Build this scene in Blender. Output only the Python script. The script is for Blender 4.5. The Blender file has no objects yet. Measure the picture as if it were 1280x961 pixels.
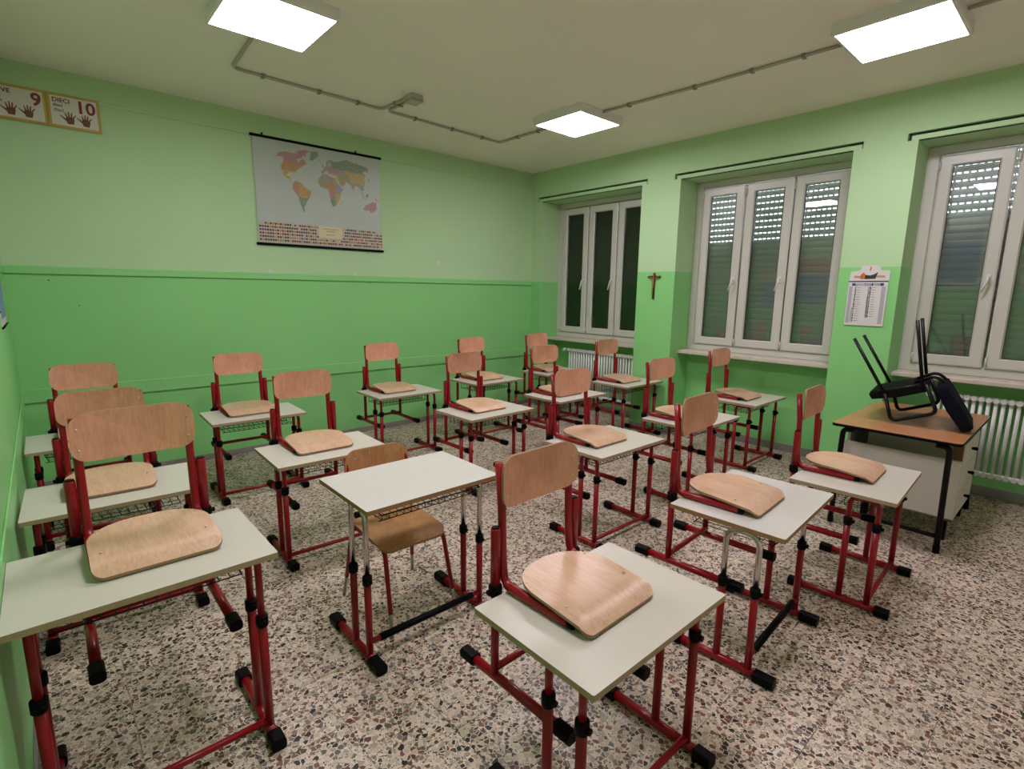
import bpy, math, random
from mathutils import Vector, Matrix
random.seed(7)
S = bpy.context.scene
COL = S.collection

# ------------------------------------------------------------------ camera
F_PX, YAW, PITCH, ROLL = 653.94, 0.7306, 0.1763, -0.0128
CAM = Vector((-5.3815, -5.6181, 1.6503))
fw = Vector((math.sin(YAW) * math.cos(PITCH), math.cos(YAW) * math.cos(PITCH), -math.sin(PITCH)))
rt = Vector((math.cos(YAW), -math.sin(YAW), 0))
dn = fw.cross(rt)
r2 = math.cos(ROLL) * rt + math.sin(ROLL) * dn
d2 = -math.sin(ROLL) * rt + math.cos(ROLL) * dn
cam_data = bpy.data.cameras.new('camera')
cam = bpy.data.objects.new('camera', cam_data)
COL.objects.link(cam)
cam_data.sensor_fit = 'HORIZONTAL'
cam_data.sensor_width = 36
cam_data.lens = F_PX / 1280 * 36
cam_data.clip_start = 0.02
m = Matrix((r2, -d2, -fw)).transposed().to_4x4()
m.translation = CAM
cam.matrix_world = m
S.camera = cam

# ------------------------------------------------------------------ world, exposure
world = bpy.data.worlds.new('world')
S.world = world
world.use_nodes = True
bg = world.node_tree.nodes['Background']
bg.inputs[0].default_value = (0.80, 0.88, 1.0, 1)
bg.inputs[1].default_value = 3.0
S.view_settings.view_transform = 'Standard'
S.view_settings.look = 'None'
S.view_settings.gamma = 1
S.view_settings.use_curve_mapping = False
S.view_settings.exposure = 1.34
LAMP = 12.0            # radiance of the ceiling panels
LAMP_COLOR = (1.08, 0.97, 1.10)

# ------------------------------------------------------------------ room measures
H, W, YB = 3.283, 5.566, -6.60       # ceiling, left wall at x=-W, wall behind the camera
DADO_B, DADO_R = 1.797, 1.895        # paint split on map wall / window wall
REC = [(-1.84, -0.19), (-3.99, -2.34), (-6.095, -4.445)]   # window recesses (y range)
LINTEL, SILL, NICHE, FRAME = 2.885, 1.0, 0.40, 0.36

# ------------------------------------------------------------------ materials
def new_mat(name):
    mt = bpy.data.materials.new(name)
    mt.use_nodes = True
    return mt, mt.node_tree.nodes, mt.node_tree.links, mt.node_tree.nodes['Principled BSDF']

def plain(name, color, rough=0.5, metal=0.0, spec=0.5, noise=0.0, scale=8.0, coat=0.0):
    mt, N, L, B = new_mat(name)
    B.inputs['Base Color'].default_value = (*color, 1)
    B.inputs['Roughness'].default_value = rough
    B.inputs['Metallic'].default_value = metal
    B.inputs['Specular IOR Level'].default_value = spec
    B.inputs['Coat Weight'].default_value = coat
    B.inputs['Coat Roughness'].default_value = 0.1
    if noise:
        tc = N.new('ShaderNodeTexCoord')
        nz = N.new('ShaderNodeTexNoise')
        nz.inputs['Scale'].default_value = scale
        nz.inputs['Detail'].default_value = 4
        L.new(tc.outputs['Object'], nz.inputs['Vector'])
        mx = N.new('ShaderNodeMix')
        mx.data_type = 'RGBA'
        mx.inputs[6].default_value = (*[c * (1 - noise) for c in color], 1)
        mx.inputs[7].default_value = (*[min(1, c * (1 + noise)) for c in color], 1)
        L.new(nz.outputs[0], mx.inputs[0])
        L.new(mx.outputs[2], B.inputs['Base Color'])
    return mt

UP, LOW = (0.47, 0.69, 0.38), (0.265, 0.65, 0.225)

def paint(name, split_at, split_far=None):
    """two-tone wall paint, split at a height; split_far is the height beyond y > -1"""
    mt, N, L, B = new_mat(name)
    geo = N.new('ShaderNodeNewGeometry')
    sep = N.new('ShaderNodeSeparateXYZ')
    L.new(geo.outputs['Position'], sep.inputs[0])
    gt = N.new('ShaderNodeMath'); gt.operation = 'GREATER_THAN'
    L.new(sep.outputs['Z'], gt.inputs[0])
    gt.inputs[1].default_value = split_at
    if split_far is not None:
        g2 = N.new('ShaderNodeMath'); g2.operation = 'GREATER_THAN'
        L.new(sep.outputs['Y'], g2.inputs[0]); g2.inputs[1].default_value = -1.0
        ma = N.new('ShaderNodeMath'); ma.operation = 'MULTIPLY_ADD'
        L.new(g2.outputs[0], ma.inputs[0]); ma.inputs[1].default_value = split_far - split_at
        ma.inputs[2].default_value = split_at
        L.new(ma.outputs[0], gt.inputs[1])
    nz = N.new('ShaderNodeTexNoise'); nz.inputs['Scale'].default_value = 1.6; nz.inputs['Detail'].default_value = 5
    L.new(geo.outputs['Position'], nz.inputs['Vector'])
    mx = N.new('ShaderNodeMix'); mx.data_type = 'RGBA'
    mx.inputs[6].default_value = (*LOW, 1); mx.inputs[7].default_value = (*UP, 1)
    L.new(gt.outputs[0], mx.inputs[0])
    m2 = N.new('ShaderNodeMix'); m2.data_type = 'RGBA'; m2.blend_type = 'MULTIPLY'
    m2.inputs[0].default_value = 1
    rp = N.new('ShaderNodeMapRange')
    rp.inputs[3].default_value = 0.93; rp.inputs[4].default_value = 1.05
    L.new(nz.outputs[0], rp.inputs[0])
    L.new(mx.outputs[2], m2.inputs[6]); L.new(rp.outputs[0], m2.inputs[7])
    L.new(m2.outputs[2], B.inputs['Base Color'])
    rr = N.new('ShaderNodeMapRange'); rr.inputs[3].default_value = 0.42; rr.inputs[4].default_value = 0.75
    L.new(gt.outputs[0], rr.inputs[0]); L.new(rr.outputs[0], B.inputs['Roughness'])
    B.inputs['Specular IOR Level'].default_value = 0.3
    n2 = N.new('ShaderNodeTexNoise'); n2.inputs['Scale'].default_value = 90
    L.new(geo.outputs['Position'], n2.inputs['Vector'])
    bp = N.new('ShaderNodeBump'); bp.inputs['Strength'].default_value = 0.05; bp.inputs['Distance'].default_value = 0.01
    L.new(n2.outputs[0], bp.inputs['Height']); L.new(bp.outputs[0], B.inputs['Normal'])
    return mt

def terrazzo(name):
    mt, N, L, B = new_mat(name)
    geo = N.new('ShaderNodeNewGeometry')
    nz = N.new('ShaderNodeTexNoise'); nz.inputs['Scale'].default_value = 30; nz.inputs['Detail'].default_value = 2
    oi = N.new('ShaderNodeObjectInfo')
    po = N.new('ShaderNodeVectorMath'); po.operation = 'MULTIPLY_ADD'
    rc = N.new('ShaderNodeCombineXYZ'); L.new(oi.outputs['Random'], rc.inputs[0]); L.new(oi.outputs['Random'], rc.inputs[1])
    L.new(rc.outputs[0], po.inputs[0]); po.inputs[1].default_value = (37.0, 91.0, 0); L.new(geo.outputs['Position'], po.inputs[2])
    L.new(po.outputs[0], nz.inputs['Vector'])
    ad = N.new('ShaderNodeMixRGB'); ad.blend_type = 'ADD'; ad.inputs[0].default_value = 0.010
    L.new(po.outputs[0], ad.inputs[1]); L.new(nz.outputs['Color'], ad.inputs[2])

    def layer(scale, edge, keep, stops):
        v = N.new('ShaderNodeTexVoronoi'); v.inputs['Scale'].default_value = scale
        e = N.new('ShaderNodeTexVoronoi'); e.feature = 'DISTANCE_TO_EDGE'; e.inputs['Scale'].default_value = scale
        L.new(ad.outputs[0], v.inputs['Vector']); L.new(ad.outputs[0], e.inputs['Vector'])
        sp = N.new('ShaderNodeSeparateColor'); L.new(v.outputs['Color'], sp.inputs[0])
        # the joint between chips is wider round some chips than others
        th = N.new('ShaderNodeMath'); th.operation = 'MULTIPLY_ADD'
        L.new(sp.outputs[1], th.inputs[0]); th.inputs[1].default_value = edge * 1.6; th.inputs[2].default_value = edge * 0.5
        g = N.new('ShaderNodeMath'); g.operation = 'GREATER_THAN'
        L.new(e.outputs['Distance'], g.inputs[0]); L.new(th.outputs[0], g.inputs[1])
        k = N.new('ShaderNodeMath'); k.operation = 'LESS_THAN'
        L.new(sp.outputs[2], k.inputs[0]); k.inputs[1].default_value = keep
        mk = N.new('ShaderNodeMath'); mk.operation = 'MULTIPLY'
        L.new(g.outputs[0], mk.inputs[0]); L.new(k.outputs[0], mk.inputs[1])
        cr = N.new('ShaderNodeValToRGB'); cr.color_ramp.interpolation = 'CONSTANT'
        L.new(sp.outputs[0], cr.inputs[0])
        el = cr.color_ramp.elements
        el[0].position = 0; el[0].color = (*stops[0][1], 1)
        el[1].position = stops[1][0]; el[1].color = (*stops[1][1], 1)
        for p, c in stops[2:]:
            x = el.new(p); x.color = (*c, 1)
        return mk, cr
    big = [(0, (0.105, 0.045, 0.030)), (0.13, (0.022, 0.019, 0.016)), (0.25, (0.19, 0.155, 0.125)), (0.38, (0.36, 0.285, 0.215)),
           (0.52, (0.48, 0.39, 0.295)), (0.68, (0.19, 0.085, 0.052)), (0.79, (0.56, 0.47, 0.37)), (0.92, (0.11, 0.105, 0.092))]
    small = [(0, (0.30, 0.23, 0.165)), (0.2, (0.12, 0.08, 0.055)), (0.36, (0.48, 0.40, 0.30)), (0.6, (0.22, 0.18, 0.145)), (0.72, (0.055, 0.045, 0.04)),
             (0.82, (0.52, 0.45, 0.35))]
    m1, c1 = layer(54, 0.062, 0.78, big)
    m2, c2 = layer(118, 0.09, 0.72, small)
    a = N.new('ShaderNodeMix'); a.data_type = 'RGBA'
    a.inputs[6].default_value = (0.66, 0.555, 0.45, 1)
    L.new(m2.outputs[0], a.inputs[0]); L.new(c2.outputs[0], a.inputs[7])
    b = N.new('ShaderNodeMix'); b.data_type = 'RGBA'
    L.new(m1.outputs[0], b.inputs[0]); L.new(a.outputs[2], b.inputs[6]); L.new(c1.outputs[0], b.inputs[7])
    big_n = N.new('ShaderNodeTexNoise'); big_n.inputs['Scale'].default_value = 1.3; big_n.inputs['Detail'].default_value = 6
    L.new(geo.outputs['Position'], big_n.inputs['Vector'])
    rp = N.new('ShaderNodeMapRange'); rp.inputs[1].default_value = 0.3; rp.inputs[2].default_value = 0.7
    rp.inputs[3].default_value = 1.0; rp.inputs[4].default_value = 1.28
    L.new(big_n.outputs[0], rp.inputs[0])
    mu = N.new('ShaderNodeMix'); mu.data_type = 'RGBA'; mu.blend_type = 'MULTIPLY'; mu.inputs[0].default_value = 1
    L.new(b.outputs[2], mu.inputs[6]); L.new(rp.outputs[0], mu.inputs[7])
    L.new(mu.outputs[2], B.inputs['Base Color'])
    r3 = N.new('ShaderNodeMapRange'); r3.inputs[3].default_value = 0.30; r3.inputs[4].default_value = 0.46
    L.new(big_n.outputs[0], r3.inputs[0]); L.new(r3.outputs[0], B.inputs['Roughness'])
    B.inputs['Specular IOR Level'].default_value = 0.35
    return mt

def wood(name, light, dark, scale=1.0, rough=0.38, axis='Z'):
    """plywood veneer: long slightly wavy figure, different on every object"""
    mt, N, L, B = new_mat(name)
    tc = N.new('ShaderNodeTexCoord'); oi = N.new('ShaderNodeObjectInfo')
    off = N.new('ShaderNodeVectorMath'); off.operation = 'MULTIPLY_ADD'
    cb = N.new('ShaderNodeCombineXYZ')
    for i in range(3):
        L.new(oi.outputs['Random'], cb.inputs[i])
    L.new(cb.outputs[0], off.inputs[0]); off.inputs[1].default_value = (7.3, 3.1, 5.7)
    L.new(tc.outputs['Object'], off.inputs[2])
    mp = N.new('ShaderNodeMapping')
    mp.inputs['Scale'].default_value = {'X': (0.7, 5, 5), 'Y': (5, 0.7, 5), 'Z': (5, 5, 0.7)}[axis]
    L.new(off.outputs[0], mp.inputs[0])
    n1 = N.new('ShaderNodeTexNoise'); n1.inputs['Scale'].default_value = 1.1 * scale; n1.inputs['Detail'].default_value = 2; n1.inputs['Distortion'].default_value = 0.6
    L.new(mp.outputs[0], n1.inputs['Vector'])
    w = N.new('ShaderNodeMath'); w.operation = 'MULTIPLY'; L.new(n1.outputs[0], w.inputs[0]); w.inputs[1].default_value = 26
    sn = N.new('ShaderNodeMath'); sn.operation = 'SINE'; L.new(w.outputs[0], sn.inputs[0])
    n2 = N.new('ShaderNodeTexNoise'); n2.inputs['Scale'].default_value = 22 * scale; n2.inputs['Detail'].default_value = 4
    L.new(mp.outputs[0], n2.inputs['Vector'])
    s2 = N.new('ShaderNodeMath'); s2.operation = 'MULTIPLY_ADD'
    L.new(sn.outputs[0], s2.inputs[0]); s2.inputs[1].default_value = 0.09; L.new(n2.outputs[0], s2.inputs[2])
    cr = N.new('ShaderNodeValToRGB')
    cr.color_ramp.elements[0].position = 0.30; cr.color_ramp.elements[0].color = (*dark, 1)
    cr.color_ramp.elements[1].position = 0.66; cr.color_ramp.elements[1].color = (*light, 1)
    L.new(s2.outputs[0], cr.inputs[0])
    hv = N.new('ShaderNodeMapRange'); hv.inputs[3].default_value = 0.86; hv.inputs[4].default_value = 1.08
    L.new(oi.outputs['Random'], hv.inputs[0])
    mu = N.new('ShaderNodeMix'); mu.data_type = 'RGBA'; mu.blend_type = 'MULTIPLY'; mu.inputs[0].default_value = 1
    L.new(cr.outputs[0], mu.inputs[6]); L.new(hv.outputs[0], mu.inputs[7])
    L.new(mu.outputs[2], B.inputs['Base Color'])
    B.inputs['Roughness'].default_value = rough
    B.inputs['Coat Weight'].default_value = 0.10; B.inputs['Coat Roughness'].default_value = 0.22
    return mt

def glass(name):
    mt, N, L, B = new_mat(name)
    N.remove(B)
    out = N['Material Output']
    tr = N.new('ShaderNodeBsdfTransparent'); tr.inputs[0].default_value = (0.90, 0.93, 0.91, 1)
    gl = N.new('ShaderNodeBsdfGlossy'); gl.inputs['Roughness'].default_value = 0.0
    fr = N.new('ShaderNodeFresnel'); fr.inputs[0].default_value = 1.9
    mx = N.new('ShaderNodeMixShader')
    L.new(fr.outputs[0], mx.inputs[0]); L.new(tr.outputs[0], mx.inputs[1]); L.new(gl.outputs[0], mx.inputs[2])
    L.new(mx.outputs[0], out.inputs[0])
    return mt

def emit(name, color, strength):
    mt, N, L, B = new_mat(name)
    B.inputs['Base Color'].default_value = (0.9, 0.9, 0.9, 1)
    B.inputs['Emission Color'].default_value = (*color, 1)
    B.inputs['Emission Strength'].default_value = strength
    return mt

M = dict(
    wall_map=paint('paint_map_wall', DADO_B), wall_win=paint('paint_window_wall', DADO_R, 1.79),
    green=plain('green_enamel', LOW, 0.38, noise=0.05, spec=0.4), light_green=plain('light_green_paint', UP, 0.7, noise=0.05),
    cream_bounce=plain('cream_bounce_paint', (0.78, 0.70, 0.60), 0.8),
    ceiling=plain('ceiling_paint', (0.90, 0.86, 0.76), 0.9, noise=0.04, scale=1.2, spec=0.1),
    floor=terrazzo('terrazzo'), joint=plain('joint', (0.55, 0.48, 0.39), 0.9), skirting=plain('grey_marble', (0.27, 0.26, 0.235), 0.45, noise=0.25, scale=14),
    sill=plain('sill_marble', (0.62, 0.56, 0.46), 0.4, noise=0.14, scale=9),
    pvc=plain('white_pvc', (0.62, 0.61, 0.54), 0.3), pvc_dark=plain('grey_gasket', (0.06, 0.06, 0.06), 0.5), handle=plain('handle_white', (0.72, 0.72, 0.68), 0.3),
    glass=glass('window_glass'), slat=plain('shutter_plastic', (0.75, 0.75, 0.75), 0.45), slat_low=plain('shutter_plastic_closed', (0.75, 0.75, 0.75), 0.45),
    recess_shade=plain('recess_shade', (0.03, 0.045, 0.025), 0.9),  # dark colour standing in for the shade inside slots and holes
    lamp=emit('lamp_diffuser', LAMP_COLOR, LAMP), lamp_body=plain('lamp_housing', (0.80, 0.79, 0.76), 0.45),
    conduit=plain('grey_conduit', (0.46, 0.44, 0.36), 0.55), clip=plain('dark_clip', (0.26, 0.245, 0.2), 0.6),
    red=plain('red_lacquer', (0.27, 0.004, 0.010), 0.3, noise=0.06, coat=0.12, spec=0.35), black=plain('black_plastic', (0.003, 0.003, 0.0035), 0.5, spec=0.09),
    black_metal=plain('black_metal', (0.004, 0.004, 0.0045), 0.35, spec=0.2), wire=plain('black_wire', (0.006, 0.006, 0.006), 0.45, spec=0.25),
    chrome=plain('chrome_tube', (0.62, 0.60, 0.57), 0.16, metal=1.0), steel=plain('steel_tip', (0.42, 0.41, 0.39), 0.3, metal=0.9),
    rivet=plain('rivet', (0.62, 0.58, 0.50), 0.3, metal=0.8),
    laminate=plain('cream_laminate', (0.63, 0.60, 0.50), 0.33, noise=0.04, scale=3), edge=plain('pale_edge', (0.40, 0.29, 0.175), 0.5, noise=0.1, scale=30),
    laminate_w=plain('white_laminate', (0.66, 0.645, 0.575), 0.33, noise=0.03, scale=3), edge_brown=plain('brown_edge', (0.33, 0.175, 0.075), 0.5, noise=0.15, scale=30),
    beech=wood('beech_seat', (0.70, 0.455, 0.295), (0.585, 0.36, 0.215), axis='Y'), beech_bounce_tint=wood('beech_bounce_tint', (0.73, 0.365, 0.235), (0.63, 0.295, 0.175), axis='Z'),  # backrests: same beech, colour reddened to offset green bounce light
    oldwood=wood('older_beech', (0.58, 0.29, 0.12), (0.45, 0.20, 0.075), axis='Z'), ply=plain('ply_edge', (0.30, 0.19, 0.10), 0.6),
    desk_wood=plain('teacher_top', (0.46, 0.205, 0.085), 0.28, noise=0.12, scale=2.5),
    grey_panel=plain('grey_panel', (0.66, 0.63, 0.55), 0.5), grey_dark=plain('grey_carcass', (0.40, 0.385, 0.335), 0.5), brown=plain('brown_board', (0.16, 0.085, 0.04), 0.5),
    radiator=plain('radiator_enamel', (0.74, 0.74, 0.70), 0.3), seat_black=plain('black_upholstery', (0.004, 0.004, 0.005), 0.8, spec=0.1), seat_blue=plain('navy_fabric', (0.005, 0.006, 0.012), 0.85, spec=0.1),
    wood_dark=plain('dark_wood', (0.055, 0.028, 0.012), 0.45, noise=0.2, scale=40), brass=plain('old_brass', (0.35, 0.17, 0.07), 0.4, metal=0.4),
    paper=plain('paper', (0.66, 0.65, 0.62), 0.6), map_sea=plain('map_sea', (0.45, 0.51, 0.455), 0.4, noise=0.07, scale=5), map_band=plain('map_band', (0.48, 0.45, 0.36), 0.4),
    cream=plain('cream_print', (0.66, 0.58, 0.33), 0.5), yellow=plain('yellow_print', (0.50, 0.33, 0.055), 0.5, noise=0.12, scale=30), card=plain('card_white', (0.64, 0.63, 0.54), 0.5),
    ink_red=plain('ink_dark_red', (0.20, 0.02, 0.025), 0.5), ink=plain('ink_black', (0.03, 0.03, 0.03), 0.5), ink_brown=plain('ink_brown', (0.17, 0.055, 0.035), 0.6),
    navy=plain('ink_navy', (0.02, 0.05, 0.15), 0.5), ink_grey=plain('ink_grey', (0.22, 0.22, 0.24), 0.5), blue=plain('poster_blue', (0.17, 0.27, 0.42), 0.5, noise=0.3, scale=6),
    orange=plain('poster_orange', (0.55, 0.30, 0.16), 0.5, noise=0.2, scale=8), flame=plain('ink_orange', (0.60, 0.16, 0.05), 0.5),
)
LAND = {k: plain('map_' + k, c, 0.45) for k, c in dict(pink=(0.47, 0.21, 0.23), orange=(0.50, 0.25, 0.10), yellow=(0.52, 0.41, 0.07), green=(0.16, 0.30, 0.17),
        lilac=(0.34, 0.30, 0.38), olive=(0.34, 0.33, 0.14), grey=(0.30, 0.32, 0.29)).items()}

# ------------------------------------------------------------------ mesh helpers
class MB:
    """collects shapes, then links them as ONE mesh object"""
    def __init__(s):
        s.v, s.f, s.m, s.sm = [], [], [], []
    def add(s, vs, fs, mat=0, smooth=False):
        o = len(s.v)
        s.v += [tuple(p) for p in vs]
        for f in fs:
            s.f.append([o + i for i in f]); s.m.append(mat); s.sm.append(smooth)
        return s
    def box(s, a, b, mat=0):
        (x0, y0, z0), (x1, y1, z1) = a, b
        x0, x1 = sorted((x0, x1)); y0, y1 = sorted((y0, y1)); z0, z1 = sorted((z0, z1))
        vs = [(x, y, z) for z in (z0, z1) for y in (y0, y1) for x in (x0, x1)]
        return s.add(vs, [(0, 2, 3, 1), (4, 5, 7, 6), (0, 1, 5, 4), (2, 6, 7, 3), (0, 4, 6, 2), (1, 3, 7, 5)], mat)
    def cbox(s, a, b, c=0.004, mat=0, side_mat=None):
        """box with chamfered upper and lower rims"""
        (x0, y0, z0), (x1, y1, z1) = a, b
        rings = []
        for z, k in ((z0, c), (z0 + c, 0), (z1 - c, 0), (z1, c)):
            rings.append([(x0 + k, y0 + k, z), (x1 - k, y0 + k, z), (x1 - k, y1 - k, z), (x0 + k, y1 - k, z)])
        return s.loft(rings, mat, side_mat=side_mat)
    def loft(s, rings, mat=0, smooth=False, closed_ring=True, caps=True, side_mat=None):
        n = len(rings[0]); vs = [p for r in rings for p in r]; fs = []
        for i in range(len(rings) - 1):
            for j in range(n if closed_ring else n - 1):
                k = (j + 1) % n
                fs.append((i * n + j, i * n + k, (i + 1) * n + k, (i + 1) * n + j))
        o = len(s.v)
        s.add(vs, fs, mat if side_mat is None else side_mat, smooth)
        if caps:
            s.f.append([o + j for j in range(n)][::-1]); s.m.append(mat); s.sm.append(False)
            s.f.append([o + (len(rings) - 1) * n + j for j in range(n)]); s.m.append(mat); s.sm.append(False)
        return s
    def tube(s, pts, r, n=10, mat=0, closed=False, squash=None):
        pts = [Vector(p) for p in pts]
        k = len(pts); rr = r if isinstance(r, (list, tuple)) else [r] * k
        t0 = (pts[1] - pts[0]).normalized()
        u = t0.orthogonal().normalized()
        rings = []
        for i, p in enumerate(pts):
            if closed:
                t = (pts[(i + 1) % k] - pts[i - 1]).normalized()
            else:
                a = (pts[i] - pts[i - 1]).normalized() if i else None
                b = (pts[i + 1] - pts[i]).normalized() if i < k - 1 else None
                t = ((a or b) + (b or a)).normalized()
            u = (u - t * u.dot(t)).normalized()
            w = t.cross(u)
            rings.append([p + (u * math.cos(q) + w * math.sin(q)) * rr[i] for q in [2 * math.pi * j / n for j in range(n)]])
        if closed:
            rings.append(rings[0])
        return s.loft(rings, mat, True, caps=not closed)
    def build(s, name, mats, parent=None, loc=(0, 0, 0)):
        me = bpy.data.meshes.new(name)
        me.from_pydata(s.v, [], s.f)
        for mt in (mats if isinstance(mats, (list, tuple)) else [mats]):
            me.materials.append(mt)
        me.polygons.foreach_set('material_index', s.m)
        me.polygons.foreach_set('use_smooth', s.sm)
        me.update()
        o = bpy.data.objects.new(name, me)
        COL.objects.link(o)
        o.location = loc
        if parent:
            o.parent = parent
        return o

def fillet(pts, r, seg=5):
    pts = [Vector(p) for p in pts]
    out = [pts[0]]
    for i in range(1, len(pts) - 1):
        a, p, b = pts[i - 1], pts[i], pts[i + 1]
        d1, d2_ = (a - p), (b - p)
        k = min(r, d1.length * 0.49, d2_.length * 0.49)
        s, e = p + d1.normalized() * k, p + d2_.normalized() * k
        for j in range(seg + 1):
            t = j / seg
            out.append(s * (1 - t) ** 2 + p * 2 * t * (1 - t) + e * t * t)
    out.append(pts[-1])
    return out

def rounded(w, h, r, n=6, radii=None):
    """outline of a rounded rectangle, counter-clockwise from the lower left corner"""
    out = []
    R = radii or (r, r, r, r)
    for (cx, cy, a0), q in zip(((-1, -1, 180), (1, -1, 270), (1, 1, 0), (-1, 1, 90)), R):
        x, y = cx * (w / 2 - q), cy * (h / 2 - q)
        for j in range(n + 1):
            a = math.radians(a0 + 90 * j / n)
            out.append((x + q * math.cos(a), y + q * math.sin(a)))
    return out

def sheet(outline, place, thick, rings=7, mats=(0, 0)):
    """a bent board: outline in (u, v), place(u, v, w) puts a point w above the bottom face in space"""
    b = MB(); n = len(outline)
    lv = [1 - i / rings for i in range(rings)]
    for w, mt, flip in ((thick, mats[0], False), (0, mats[0], True)):
        vs = [place(u * k, v * k, w) for k in lv for u, v in outline] + [place(0, 0, w)]
        fs = []
        for i in range(rings - 1):
            for j in range(n):
                q = (j + 1) % n
                fs.append((i * n + j, i * n + q, (i + 1) * n + q, (i + 1) * n + j))
        for j in range(n):
            fs.append(((rings - 1) * n + j, (rings - 1) * n + (j + 1) % n, len(vs) - 1))
        b.add(vs, [f[::-1] for f in fs] if flip else fs, mt, True)
    vs = [place(u, v, w) for w in (0, thick) for u, v in outline]
    b.add(vs, [(j, (j + 1) % n, n + (j + 1) % n, n + j) for j in range(n)], mats[1], False)
    return b

def thing(name, loc, label=None, cat=None, group=None, kind=None, rz=0):
    o = bpy.data.objects.new(name, None)
    COL.objects.link(o)
    o.empty_display_size = 0.05
    o.location = loc; o.rotation_euler = (0, 0, rz)
    return tag(o, label, cat, group, kind)

def tag(o, label=None, cat=None, group=None, kind=None):
    for k, v in (('label', label), ('category', cat), ('group', group), ('kind', kind)):
        if v:
            o[k] = v
    return o

def copy_tree(o, kids, parent=None):
    c = o.copy(); COL.objects.link(c)
    if parent:
        c.parent = parent
    for ch in kids.get(o.name, ()):
        copy_tree(ch, kids, c)
    return c

def kid_map():
    k = {}
    for o in COL.objects:
        if o.parent:
            k.setdefault(o.parent.name, []).append(o)
    return k

def again(o, parent=None, loc=None, rot=None):
    """one more of a piece that shares its mesh"""
    c = o.copy(); COL.objects.link(c)
    if parent: c.parent = parent
    if loc is not None: c.location = loc
    if rot is not None: c.rotation_euler = rot
    return c

def lettering(text, size, mt, name, parent, mat4, align='LEFT', space=1.0):
    cu = bpy.data.curves.new(name, 'FONT')
    cu.body = text; cu.size = size; cu.align_x = align; cu.extrude = 0.0003; cu.resolution_u = 3; cu.space_line = space; cu.offset = size * 0.026
    t = bpy.data.objects.new(name + '_source', cu)
    COL.objects.link(t)
    dg = bpy.context.evaluated_depsgraph_get()
    me = bpy.data.meshes.new_from_object(t.evaluated_get(dg))
    bpy.data.objects.remove(t)
    me.materials.clear(); me.materials.append(mt)
    o = bpy.data.objects.new(name, me)
    COL.objects.link(o)
    o.matrix_local = mat4
    o.parent = parent
    return o

def struct(name, b, mats, parent=None, loc=(0, 0, 0)):
    o = b.build(name, mats, parent, loc)
    if not parent:
        o['kind'] = 'structure'
    return o

# ================================================================== the room
T = 0.5
b = MB().box((-W - 0.2, YB - 0.2, -0.25), (0.5, 0.2, -0.004))
floor = struct('floor', b, M['joint'])
TILE = 0.3025
gx = [v for v in [-4.977 + TILE * i for i in range(-2, 20)] if -W + 0.01 < v < NICHE - 0.01]
gy = [v for v in [-3.592 + TILE * i for i in range(-12, 14)] if YB + 0.01 < v < -0.01]
gx, gy = [-W] + gx + [NICHE], [YB] + gy + [0.0]
cells = []
for i in range(len(gx) - 1):
    for j in range(len(gy) - 1):
        c = Vector(((gx[i] + gx[i + 1]) / 2, (gy[j] + gy[j + 1]) / 2, 0)) - CAM
        depth = c.dot(fw)
        seen = depth > 0.2 and abs(c.dot(rt)) < 1.08 * depth and c.dot(dn) < 0.95 * depth
        cells.append(((0 if seen else 100) + c.length, i, j))
cells.sort()
tile_mb = MB().cbox((-TILE / 2 + 0.0011, -TILE / 2 + 0.0011, -0.02), (TILE / 2 - 0.0011, TILE / 2 - 0.0011, 0.0), 0.0006)
tile_o, rest = None, MB()
for n, (_, i, j) in enumerate(cells):
    w, d = gx[i + 1] - gx[i], gy[j + 1] - gy[j]
    cx, cy = (gx[i] + gx[i + 1]) / 2, (gy[j] + gy[j + 1]) / 2
    if n >= 300:
        rest.cbox((cx - w / 2 + 0.0011, cy - d / 2 + 0.0011, -0.02), (cx + w / 2 - 0.0011, cy + d / 2 - 0.0011, 0.0), 0.0006)
    elif abs(w - TILE) < 0.001 and abs(d - TILE) < 0.001:
        if tile_o is None:
            tile_o = tile_mb.build('floor_tile', M['floor'], floor, (cx, cy, 0))
        else:
            again(tile_o, floor, (cx, cy, random.uniform(-0.0004, 0)))
    else:
        MB().cbox((-w / 2 + 0.0011, -d / 2 + 0.0011, -0.02), (w / 2 - 0.0011, d / 2 - 0.0011, 0.0), 0.0006).build('floor_tile', M['floor'], floor, (cx, cy, 0))
rest.build('floor_tile', M['floor'], floor)['kind'] = 'stuff'
b = MB().box((-W - 0.2, YB - 0.2, H), (0.5, 0.2, H + 0.2))
struct('ceiling', b, M['ceiling'])
struct('wall_back', MB().box((-W - 0.2, 0, -0.01), (0.5, 0.2, H)), M['wall_map'])
for px_, pz_, r_, k_ in ((-3.62, 1.815, 0.022, 'chip'), (-2.72, 1.812, 0.016, 'chip'), (-1.60, 1.99, 0.024, 'chip'), (-0.50, 1.995, 0.022, 'chip'), (-5.31, 1.69, 0.006, 'hole'), (-5.14, 1.49, 0.005, 'hole'), (-2.56, 2.05, 0.005, 'hole'), (-2.55, 1.72, 0.006, 'hole')):
    MB().loft([[(px_ + r_ * q * math.cos(a) * (1 + 0.25 * math.sin(3 * a + px_)), y, pz_ + r_ * q * math.sin(a) * 0.9) for a in [i * math.pi / 5 for i in range(10)]] for q, y in ((1, 0.0), (0.8, -0.0012))]).build('plaster_chip' if k_ == 'chip' else 'nail_hole', M['paper'] if k_ == 'chip' else M['recess_shade'], bpy.data.objects['wall_back'])  # nail holes are raised dark discs, their inner shade painted on
struct('wall_left', MB().box((-W - 0.2, YB - 0.2, -0.01), (-W, 0, H)), M['wall_map'])
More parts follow.
